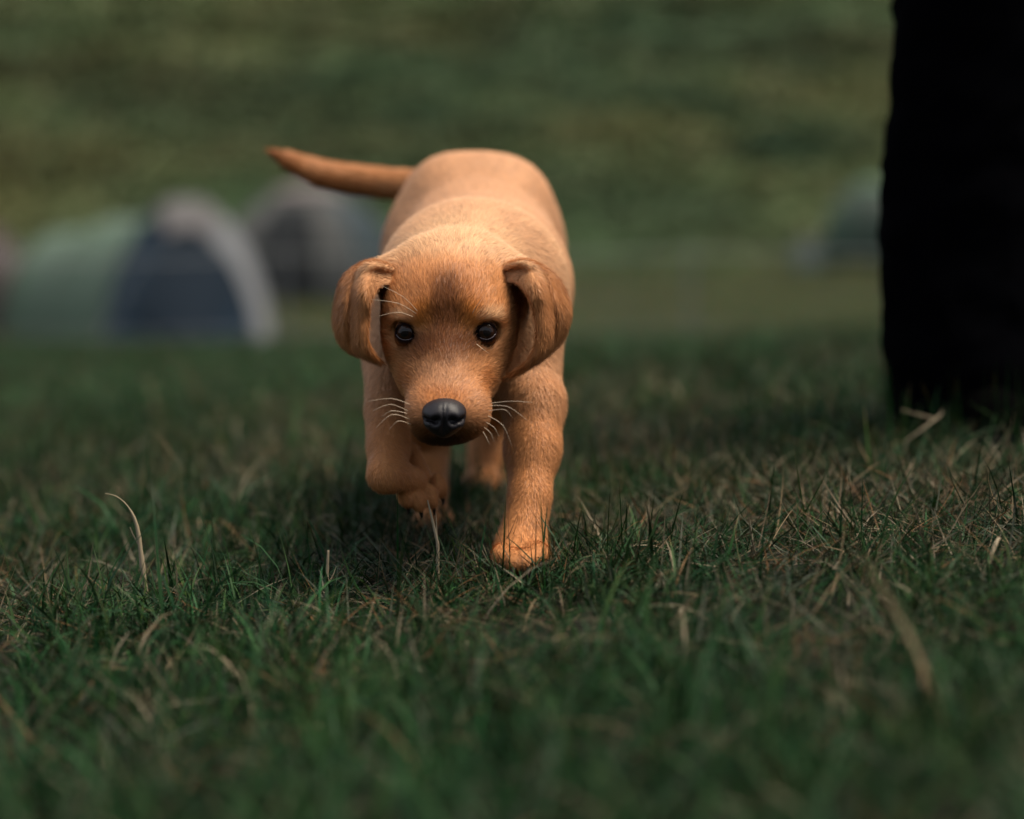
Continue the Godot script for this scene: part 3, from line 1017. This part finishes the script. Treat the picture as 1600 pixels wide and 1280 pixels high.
# markings of the coat, and painted shade in the cheek hollows: [centre, radius, colour, strength]
func coat_and_shade_marks() -> Array:
	return [
		[Vector3(-0.0177, 0.2101, 0.2300), Vector3(0.032, 0.026, 0.05), rust, 0.75],
		[Vector3(-0.0330, 0.1990, 0.2300), Vector3(0.012, 0.012, 0.05), Color(0.46, 0.16, 0.03), 0.85],
		[Vector3(-0.0020, 0.1990, 0.2300), Vector3(0.012, 0.012, 0.05), Color(0.46, 0.16, 0.03), 0.85],
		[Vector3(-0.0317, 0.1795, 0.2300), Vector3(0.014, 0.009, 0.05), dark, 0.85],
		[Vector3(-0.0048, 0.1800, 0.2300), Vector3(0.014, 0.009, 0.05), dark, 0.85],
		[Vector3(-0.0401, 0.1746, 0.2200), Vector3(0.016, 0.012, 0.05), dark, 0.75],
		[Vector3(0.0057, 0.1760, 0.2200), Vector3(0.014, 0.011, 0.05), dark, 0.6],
		[Vector3(-0.0171, 0.1607, 0.2400), Vector3(0.017, 0.020, 0.05), Color(0.46, 0.24, 0.13), 0.5],
		[Vector3(-0.0497, 0.1990, 0.2300), Vector3(0.011, 0.0045, 0.05), pale, 0.7],
		[Vector3(0.0152, 0.1999, 0.2300), Vector3(0.012, 0.0055, 0.05), pale, 0.75],
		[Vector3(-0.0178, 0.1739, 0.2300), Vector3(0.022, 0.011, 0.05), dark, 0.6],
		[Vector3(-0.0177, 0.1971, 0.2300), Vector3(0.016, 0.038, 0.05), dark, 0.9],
		[Vector3(-0.0183, 0.1432, 0.2600), Vector3(0.018, 0.008, 0.05), rust, 0.7],
		[Vector3(-0.0184, 0.1120, 0.2600), Vector3(0.026, 0.0085, 0.05), Color(0.035, 0.018, 0.011), 1.0],
		[Vector3(-0.0348, 0.1193, 0.2600), Vector3(0.010, 0.009, 0.05), dark, 0.7],
		[Vector3(-0.0006, 0.1175, 0.2600), Vector3(0.010, 0.007, 0.05), dark, 0.6],
		[Vector3(-0.0473, 0.1535, 0.2200), Vector3(0.007, 0.011, 0.05), rust, 0.8],  # shade of the left cheek hollow, painted into the coat
		[Vector3(0.0122, 0.1526, 0.2200), Vector3(0.007, 0.011, 0.05), rust, 0.8],  # shade of the right cheek hollow, painted likewise
		[Vector3(-0.0127, 0.2483, 0.1600), Vector3(0.050, 0.024, 0.05), pale, 0.9],
		[Vector3(-0.2049, 0.3328, -0.2700), Vector3(0.022, 0.02, 0.05), dark, 0.35],
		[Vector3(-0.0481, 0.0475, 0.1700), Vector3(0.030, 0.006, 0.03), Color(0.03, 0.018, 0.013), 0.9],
	]

func build_puppy() -> void:
	var org := Vector3(-0.03, 0.0, -1.62)
	var dog := base("labrador_puppy", org)
	tag(dog, "golden red puppy walking towards the viewer with one forepaw lifted", "puppy")
	var t0 := Time.get_ticks_msec()
	puppy_shapes()
	var from_cam := Vector3(0, 0.27, 0) - org
	var fwd := []
	for q in [Vector3(-0.0432, 0.1905, 0.2900), Vector3(0.0114, 0.1910, 0.2900)]:
		var dir: Vector3 = (q - from_cam).normalized()
		var hit := march(q, dir)
		eyes.append(hit + dir * 0.0068)
		print("eye depth ", -(hit.z + org.z))
	for e in eyes:
		ball(1, e, Vector3.ONE * 0.0090, dark, Vector3.UP, 0.005, Vector3.ZERO, 2)
	var got := body_mesh(0.0025)
	var v: PackedVector3Array = got[0]
	var ix: PackedInt32Array = got[1]
	print("net ", v.size(), " ", Time.get_ticks_msec() - t0)
	var n := normals_of(v, ix)
	# coat colour, lie and length of the hair at each vertex
	var cols := PackedColorArray()
	var flow := PackedVector3Array()
	var hair := PackedFloat32Array()
	cols.resize(v.size()); flow.resize(v.size()); hair.resize(v.size())
	var marks := coat_and_shade_marks()
	for i in v.size():
		var p := v[i]
		var sw := 0.0
		var sc := Color(0, 0, 0)
		var sf := Vector3.ZERO
		var sl := 0.0
		for j in pa.size():
			if pkind[j] == 2:
				continue
			var d := prim(j, p)
			if d > 0.05:
				continue
			var w := exp(-maxf(d, -0.004) / 0.006)
			sw += w
			sc += pcolor[j] * w
			sf += pflow[j].normalized() * w
			sl += plength[j] * w
		var c := sc / sw
		if p.z + org.z > -1.50 and p.y > 0.08 or p.x < -0.13:
			var wob := fine_noise.get_noise_3d(p.x * 90.0, p.y * 90.0, p.z * 90.0) * 0.25
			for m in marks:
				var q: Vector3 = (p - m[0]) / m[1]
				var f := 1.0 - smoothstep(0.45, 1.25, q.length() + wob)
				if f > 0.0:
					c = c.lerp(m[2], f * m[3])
		var k := 1.0 + 0.10 * noise.get_noise_3d(p.x * 22.0, p.y * 22.0, p.z * 22.0)
		cols[i] = Color(c.r * k, c.g * k, c.b * k)
		flow[i] = (sf - n[i] * sf.dot(n[i])).normalized()
		hair[i] = sl / sw
	# ears
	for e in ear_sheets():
		var at := v.size()
		var ev: PackedVector3Array = e[0]
		var eix: PackedInt32Array = e[1]
		var en := normals_of(ev, eix)
		v.append_array(ev)
		n.append_array(en)
		for t in eix:
			ix.append(t + at)
		var us: PackedFloat32Array = e[2]
		var vs: PackedFloat32Array = e[3]
		var side: PackedFloat32Array = e[4]
		var out: float = e[5]
		var wide: int = e[6]
		for i in ev.size():
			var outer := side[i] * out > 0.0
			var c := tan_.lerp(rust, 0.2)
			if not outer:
				c = Color(0.20, 0.085, 0.035)  # inner face coloured darker for the shade in the ear hollow
			c = c.lerp(pale, 0.8 * (1.0 - smoothstep(0.1, 0.45, us[i]))) if outer else c
			c = c.lerp(rust, 0.7 * (1.0 - smoothstep(0.01, 0.09, vs[i])) * smoothstep(0.15, 0.35, us[i]))
			var k := 1.0 + 0.10 * noise.get_noise_3d(ev[i].x * 30.0, ev[i].y * 30.0, ev[i].z * 30.0)
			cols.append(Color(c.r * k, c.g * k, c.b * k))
			var nx := i + wide
			var f := ev[nx] - ev[i] if us[i] < 0.999 and nx < ev.size() else ev[i] - ev[i - wide]
			flow.append((f - en[i] * f.dot(en[i])).normalized())
			hair.append(0.0066 if outer else 0.0035)
	var skin := vertex_painted(0.75, 0.25)
	add_mesh("body", pack(v, n, cols, ix), skin, dog)
	print("body ", ix.size() / 3, " ", Time.get_ticks_msec() - t0)
	build_coat(dog, v, n, cols, flow, hair, ix)
	print("coat ", Time.get_ticks_msec() - t0)
	build_face(dog)

func ear_sheets() -> Array:
	# rows run from the base at the skull to the tip, each from the front edge to the rear edge
	var l := [
		[Vector3(-0.0515, 0.2175, 0.1800), Vector3(-0.0526, 0.2241, 0.1760), Vector3(-0.0475, 0.2257, 0.1640), Vector3(-0.0467, 0.2265, 0.1600), Vector3(-0.0461, 0.2263, 0.1540), Vector3(-0.0466, 0.2211, 0.1440)],
		[Vector3(-0.0649, 0.2202, 0.2020), Vector3(-0.0685, 0.2299, 0.1960), Vector3(-0.0714, 0.2354, 0.2080), Vector3(-0.0734, 0.2362, 0.1800), Vector3(-0.0728, 0.2353, 0.1620), Vector3(-0.0683, 0.2260, 0.1420)],
		[Vector3(-0.0718, 0.2098, 0.2240), Vector3(-0.0769, 0.2201, 0.2240), Vector3(-0.0829, 0.2241, 0.2060), Vector3(-0.0865, 0.2266, 0.1960), Vector3(-0.0922, 0.2269, 0.1740), Vector3(-0.0773, 0.2112, 0.1420)],
		[Vector3(-0.0739, 0.1958, 0.2230), Vector3(-0.0798, 0.2033, 0.2240), Vector3(-0.0876, 0.2082, 0.2080), Vector3(-0.0914, 0.2101, 0.2070), Vector3(-0.1002, 0.2098, 0.1780), Vector3(-0.0855, 0.1976, 0.1460)],
		[Vector3(-0.0744, 0.1828, 0.2240), Vector3(-0.0809, 0.1865, 0.2230), Vector3(-0.0882, 0.1903, 0.2080), Vector3(-0.0925, 0.1912, 0.2070), Vector3(-0.1025, 0.1916, 0.1800), Vector3(-0.0926, 0.1822, 0.1500)],
		[Vector3(-0.0715, 0.1723, 0.2200), Vector3(-0.0775, 0.1737, 0.2200), Vector3(-0.0854, 0.1754, 0.2040), Vector3(-0.0906, 0.1755, 0.1980), Vector3(-0.0983, 0.1772, 0.1800), Vector3(-0.0922, 0.1717, 0.1560)],
		[Vector3(-0.0641, 0.1637, 0.2120), Vector3(-0.0690, 0.1636, 0.2100), Vector3(-0.0758, 0.1656, 0.2060), Vector3(-0.0805, 0.1675, 0.2060), Vector3(-0.0883, 0.1685, 0.1800), Vector3(-0.0857, 0.1674, 0.1640)],
	]
	var r := [
		[Vector3(0.0175, 0.2185, 0.1800), Vector3(0.0185, 0.2251, 0.1760), Vector3(0.0126, 0.2266, 0.1640), Vector3(0.0115, 0.2275, 0.1600), Vector3(0.0105, 0.2273, 0.1540), Vector3(0.0104, 0.2221, 0.1440)],
		[Vector3(0.0314, 0.2221, 0.2020), Vector3(0.0347, 0.2318, 0.1960), Vector3(0.0375, 0.2368, 0.2080), Vector3(0.0377, 0.2367, 0.1800), Vector3(0.0358, 0.2353, 0.1620), Vector3(0.0300, 0.2260, 0.1420)],
		[Vector3(0.0412, 0.2126, 0.2240), Vector3(0.0477, 0.2219, 0.2240), Vector3(0.0517, 0.2250, 0.2040), Vector3(0.0546, 0.2276, 0.1960), Vector3(0.0579, 0.2269, 0.1740), Vector3(0.0408, 0.2102, 0.1420)],
		[Vector3(0.0458, 0.1977, 0.2230), Vector3(0.0523, 0.2052, 0.2240), Vector3(0.0582, 0.2092, 0.2080), Vector3(0.0620, 0.2110, 0.2070), Vector3(0.0694, 0.2107, 0.1780), Vector3(0.0497, 0.1976, 0.1460)],
		[Vector3(0.0472, 0.1819, 0.2240), Vector3(0.0542, 0.1884, 0.2230), Vector3(0.0601, 0.1932, 0.2080), Vector3(0.0644, 0.1950, 0.2070), Vector3(0.0722, 0.1955, 0.1800), Vector3(0.0594, 0.1851, 0.1500)],
		[Vector3(0.0408, 0.1667, 0.2200), Vector3(0.0496, 0.1709, 0.2200), Vector3(0.0565, 0.1745, 0.2040), Vector3(0.0604, 0.1765, 0.1980), Vector3(0.0665, 0.1791, 0.1800), Vector3(0.0583, 0.1737, 0.1560)],
		[Vector3(0.0234, 0.1524, 0.2120), Vector3(0.0328, 0.1546, 0.2100), Vector3(0.0423, 0.1595, 0.2060), Vector3(0.0480, 0.1628, 0.2060), Vector3(0.0531, 0.1656, 0.1800), Vector3(0.0504, 0.1655, 0.1640)],
	]
	var out := []
	for k in 2:
		var s := sheet([l, r][k], 40, 32, 0.0016)
		s.append(-1.0 if k == 0 else 1.0)
		s.append(33)
		out.append(s)
	return out

func build_coat(dog: Node3D, v: PackedVector3Array, n: PackedVector3Array, cols: PackedColorArray, flow: PackedVector3Array, hair: PackedFloat32Array, ix: PackedInt32Array) -> void:
	var r := RandomNumberGenerator.new()
	r.seed = 21
	var per := 1.15e6
	var hv := PackedVector3Array()
	var hn := PackedVector3Array()
	var hc := PackedColorArray()
	var hix := PackedInt32Array()
	var area := 0.0
	for t in range(0, ix.size(), 3):
		var a := ix[t]
		var b := ix[t + 1]
		var c := ix[t + 2]
		var s := (v[b] - v[a]).cross(v[c] - v[a]).length() * 0.5
		area += s
		var want := s * per
		var count := int(want) + int(r.randf() < want - int(want))
		for k in count:
			var x := r.randf()
			var y := r.randf()
			if x + y > 1.0:
				x = 1.0 - x
				y = 1.0 - y
			var z := 1.0 - x - y
			var p := v[a] * z + v[b] * x + v[c] * y
			if p.distance_squared_to(eyes[0]) < 0.000108 or p.distance_squared_to(eyes[1]) < 0.000108 or ((p - nose_at) / Vector3(0.0150, 0.0125, 0.016)).length_squared() < 1.0:
				continue
			var nn := (n[a] * z + n[b] * x + n[c] * y).normalized()
			var f := flow[a] * z + flow[b] * x + flow[c] * y
			var len := (hair[a] * z + hair[b] * x + hair[c] * y) * r.randf_range(0.7, 1.2)
			var q := p * 60.0
			f += nn.cross(f) * (fine_noise.get_noise_3dv(q) * 0.7 + r.randfn() * 0.18)
			f = (f - nn * f.dot(nn)).normalized()
			var lift := 0.32 + fine_noise.get_noise_3dv(q * 1.7 + Vector3(9, 4, 2)) * 0.12 + r.randf_range(-0.12, 0.16)
			var dir := f * cos(lift) + nn * sin(lift)
			var side := nn.cross(f)
			var w := side * r.randf_range(0.00011, 0.00023)
			var m := p + dir * len * 0.5
			var e := p + dir * len * 0.6 + (f * cos(lift * 0.4) + nn * sin(lift * 0.4)) * len * 0.42
			var col := (cols[a] * z + cols[b] * x + cols[c] * y) * (r.randf_range(0.76, 1.22) + fine_noise.get_noise_3dv(q * 2.6) * 0.16)
			col.a = 1.0
			var at := hv.size()
			p -= nn * 0.0006
			hv.append(p - w); hv.append(p + w); hv.append(m - w * 0.85); hv.append(m + w * 0.85); hv.append(e)
			var h0 := (nn + side * r.randf_range(-0.32, 0.32) + f * r.randf_range(-0.35, 0.15)).normalized()
			hn.append(h0); hn.append(h0); hn.append(h0); hn.append(h0); hn.append(h0)
			hc.append(col); hc.append(col); hc.append(col); hc.append(col); hc.append(col)
			hix.append(at); hix.append(at + 1); hix.append(at + 2)
			hix.append(at + 1); hix.append(at + 3); hix.append(at + 2)
			hix.append(at + 2); hix.append(at + 3); hix.append(at + 4)
	print("skin area ", area, " hairs ", hv.size() / 5)
	var mat := vertex_painted(0.5, 0.35)
	mat.backlight_enabled = true
	mat.backlight = Color(0.5, 0.5, 0.5)
	var o := add_mesh("coat", pack(hv, hn, hc, hix), mat, dog)
	o.set_meta("kind", "stuff")

func build_face(dog: Node3D) -> void:
	var org := dog.position
	# eyes
	var ball_mat := plain(Color(0.008, 0.006, 0.006), 0.05, 0.36)
	var iris_mat := plain(Color(0.022, 0.009, 0.005), 0.06, 0.36)
	var lid_mat := vertex_painted(0.8, 0.12)
	for k in 2:
		var e := eyes[k]
		var look := (Vector3(0, 0.27, 0) - org - e).normalized()
		look = (look + Vector3(-0.18 if k == 0 else 0.18, 0, 0)).normalized()
		var sp := SphereMesh.new()
		sp.radius = 0.0087
		sp.height = 0.0174
		sp.radial_segments = 40
		sp.rings = 24
		var o := add_mesh("eye", sp, ball_mat, dog)
		o.position = e
		var bs := Basis.looking_at(-look, Vector3.UP)
		# iris: a shallow dished ring just in front of the dark ball
		var v := PackedVector3Array()
		var ix := PackedInt32Array()
		for ring in 3:
			var a: float = [0.36, 0.52, 0.68][ring]
			for s in 40:
				var t := TAU * s / 40
				v.append(bs * Vector3(sin(a) * cos(t), sin(a) * sin(t), cos(a)) * 0.00877)
		for ring in 2:
			for s in 40:
				var s2 := (s + 1) % 40
				ix.append_array([ring * 40 + s, ring * 40 + s2, ring * 40 + 40 + s, ring * 40 + s2, ring * 40 + 40 + s2, ring * 40 + 40 + s])
		add_mesh("iris", pack(v, normals_of(v, ix), PackedColorArray(), ix), iris_mat, o)
		# lids: two curved sheets lying on the ball, their edges meeting in the corners
		var tilt := -0.2 if k == 0 else 0.2
		for upper in [1.0, -1.0]:
			var lv := PackedVector3Array()
			var lc := PackedColorArray()
			var lix := PackedInt32Array()
			var half := 0.0077
			var open := 0.0056 if upper > 0.0 else 0.0052
			for row in 8:
				for i in 25:
					var x := (i / 24.0 * 2.0 - 1.0) * half
					var edge: float = upper * open * pow(maxf(1.0 - pow(x / half, 2.0), 0.0), 0.75)
					var y: float = edge + upper * row * 0.0010
					var q := Vector2(x, y).rotated(tilt)
					var thick := 0.0096 if row > 0 else 0.0089
					var z := sqrt(maxf(thick * thick - q.x * q.x - q.y * q.y, 0.0)) - maxf(q.length() - thick, 0.0) * 0.8
					lv.append(bs * Vector3(q.x, q.y, z))
					lc.append(Color(0.016, 0.010, 0.010).lerp(Color(0.26, 0.105, 0.042), smoothstep(1.4, 4.6, float(row) + fine_noise.get_noise_2d(x * 900.0, row * 3.0 + k * 20.0))))
			for row in 7:
				for i in 24:
					var a := row * 25 + i
					if upper > 0.0:
						lix.append_array([a, a + 25, a + 1, a + 1, a + 25, a + 26])
					else:
						lix.append_array([a, a + 1, a + 25, a + 1, a + 26, a + 25])
			if upper < 0.0:
				var rim := []
				var rr := []
				for i in range(3, 22):
					rim.append(lv[i] * 1.012)
					rr.append(0.00032)
				add_mesh("tear_line", tube(rim, rr, 6), plain(Color(0.10, 0.075, 0.08), 0.12, 0.6), o)
			add_mesh("upper_eyelid" if upper > 0.0 else "lower_eyelid", pack(lv, normals_of(lv, lix), lc, lix), lid_mat, o)
	# nose leather with nostrils
	clear_body()
	group_k = PackedFloat32Array([0.006])
	merge_k = PackedFloat32Array([0.001])
	shrink = 0.0
	ball(0, Vector3(-0.0182, 0.1306, 0.2630), Vector3(0.0150, 0.0105, 0.0145))
	ball(0, Vector3(-0.0183, 0.1339, 0.2590), Vector3(0.0148, 0.0072, 0.0130))
	ball(0, Vector3(-0.0183, 0.1218, 0.2620), Vector3(0.0085, 0.0080, 0.0110))
	ball(0, Vector3(-0.0253, 0.1271, 0.2680), Vector3(0.0065, 0.0070, 0.0085))
	ball(0, Vector3(-0.0108, 0.1271, 0.2680), Vector3(0.0065, 0.0070, 0.0085))
	ball(0, Vector3(-0.0240, 0.1272, 0.2780), Vector3(0.0034, 0.0026, 0.0065), Color.WHITE, Vector3.UP, 0.0, Vector3(0, 0, 0.5), 2)
	ball(0, Vector3(-0.0114, 0.1272, 0.2780), Vector3(0.0034, 0.0026, 0.0065), Color.WHITE, Vector3.UP, 0.0, Vector3(0, 0, -0.5), 2)
	ball(0, Vector3(-0.0296, 0.1280, 0.2730), Vector3(0.0060, 0.0011, 0.0060), Color.WHITE, Vector3.UP, 0.0, Vector3(0, 0, -0.3), 2)
	ball(0, Vector3(-0.0061, 0.1280, 0.2730), Vector3(0.0060, 0.0011, 0.0060), Color.WHITE, Vector3.UP, 0.0, Vector3(0, 0, 0.3), 2)
	ball(0, Vector3(-0.0177, 0.1212, 0.2770), Vector3(0.0006, 0.0080, 0.0030), Color.WHITE, Vector3.UP, 0.0, Vector3.ZERO, 2)
	var got := body_mesh(0.0009)
	var leather := plain(Color(0.012, 0.010, 0.012), 0.46, 0.38)
	var bump := FastNoiseLite.new()
	bump.noise_type = FastNoiseLite.TYPE_CELLULAR
	bump.frequency = 0.09
	var tex := NoiseTexture2D.new()
	tex.width = 256
	tex.height = 256
	tex.seamless = true
	tex.noise = bump
	leather.heightmap_enabled = true
	leather.heightmap_texture = tex
	leather.heightmap_scale = 0.02
	leather.uv1_triplanar = true
	leather.uv1_scale = Vector3.ONE * 60.0
	add_mesh("nose", pack(got[0], normals_of(got[0], got[1]), PackedColorArray(), got[1]), leather, dog)
	# claws, one on each toe that shows
	var horn := plain(Color(0.022, 0.016, 0.013), 0.5, 0.3)
	for q in toes_planted:
		add_mesh("claw", tube([q + Vector3(0, -0.002, 0.009), q + Vector3(0, -0.004, 0.0135), q + Vector3(0, -0.006, 0.0155), q + Vector3(0, -0.009, 0.0165)], [0.0018, 0.0016, 0.0011, 0.0003], 8), horn, dog)
	for q in toes_lifted:
		add_mesh("claw", tube([q + Vector3(0.002, -0.008, 0.001), q + Vector3(0.003, -0.011, 0), q + Vector3(0.003, -0.014, -0.003), q + Vector3(0.002, -0.016, -0.005)], [0.0017, 0.0015, 0.0010, 0.0003], 8), horn, dog)
	# whiskers
	var hair_mat := plain(Color(0.62, 0.50, 0.36), 0.4, 0.5)
	var wh := [
		[Vector3(-0.0430, 0.1374, 0.2570), Vector3(-0.0554, 0.1422, 0.2640), Vector3(-0.0722, 0.1403, 0.2640)],
		[Vector3(-0.0444, 0.1328, 0.2570), Vector3(-0.0563, 0.1381, 0.2640), Vector3(-0.0690, 0.1335, 0.2640)],
		[Vector3(-0.0449, 0.1309, 0.2570), Vector3(-0.0554, 0.1335, 0.2640), Vector3(-0.0629, 0.1286, 0.2610)],
		[Vector3(-0.0431, 0.1268, 0.2570), Vector3(-0.0552, 0.1311, 0.2670), Vector3(-0.0664, 0.1216, 0.2640)],
		[Vector3(-0.0422, 0.1231, 0.2570), Vector3(-0.0507, 0.1265, 0.2670), Vector3(-0.0573, 0.1198, 0.2640)],
		[Vector3(0.0154, 0.1383, 0.2570), Vector3(0.0300, 0.1406, 0.2670), Vector3(0.0445, 0.1394, 0.2640)],
		[Vector3(0.0145, 0.1365, 0.2570), Vector3(0.0277, 0.1365, 0.2670), Vector3(0.0409, 0.1266, 0.2640)],
		[Vector3(0.0136, 0.1328, 0.2570), Vector3(0.0246, 0.1347, 0.2670), Vector3(0.0300, 0.1289, 0.2640)],
		[Vector3(0.0131, 0.1291, 0.2570), Vector3(0.0236, 0.1233, 0.2670), Vector3(0.0300, 0.1083, 0.2640)],
		[Vector3(0.0117, 0.1245, 0.2570), Vector3(0.0173, 0.1216, 0.2640), Vector3(0.0209, 0.1152, 0.2640)],
		[Vector3(0.0103, 0.1208, 0.2570), Vector3(0.0145, 0.1179, 0.2640), Vector3(0.0173, 0.1115, 0.2640)],
		[Vector3(0.0094, 0.1174, 0.2550), Vector3(0.0118, 0.1139, 0.2610), Vector3(0.0140, 0.1093, 0.2610)],
		[Vector3(-0.0392, 0.2011, 0.2350), Vector3(-0.0515, 0.2089, 0.2450), Vector3(-0.0708, 0.2117, 0.2450)],
		[Vector3(-0.0383, 0.2029, 0.2350), Vector3(-0.0478, 0.2135, 0.2450), Vector3(-0.0634, 0.2217, 0.2450)],
		[Vector3(-0.0416, 0.1987, 0.2340), Vector3(-0.0518, 0.2024, 0.2420), Vector3(-0.0656, 0.1996, 0.2420)],
		[Vector3(0.0014, 0.2011, 0.2350), Vector3(0.0043, 0.2065, 0.2420), Vector3(0.0080, 0.2107, 0.2440)],
		[Vector3(0.0045, 0.1786, 0.2300), Vector3(0.0087, 0.1756, 0.2340), Vector3(0.0137, 0.1716, 0.2300)],
	]
	for w in wh:
		var pts := []
		var rad := []
		for i in 9:
			pts.append(spline(w, i / 8.0))
			rad.append(lerpf(0.00022, 0.00005, i / 8.0))
		add_mesh("whisker", tube(pts, rad, 5), hair_mat, dog)
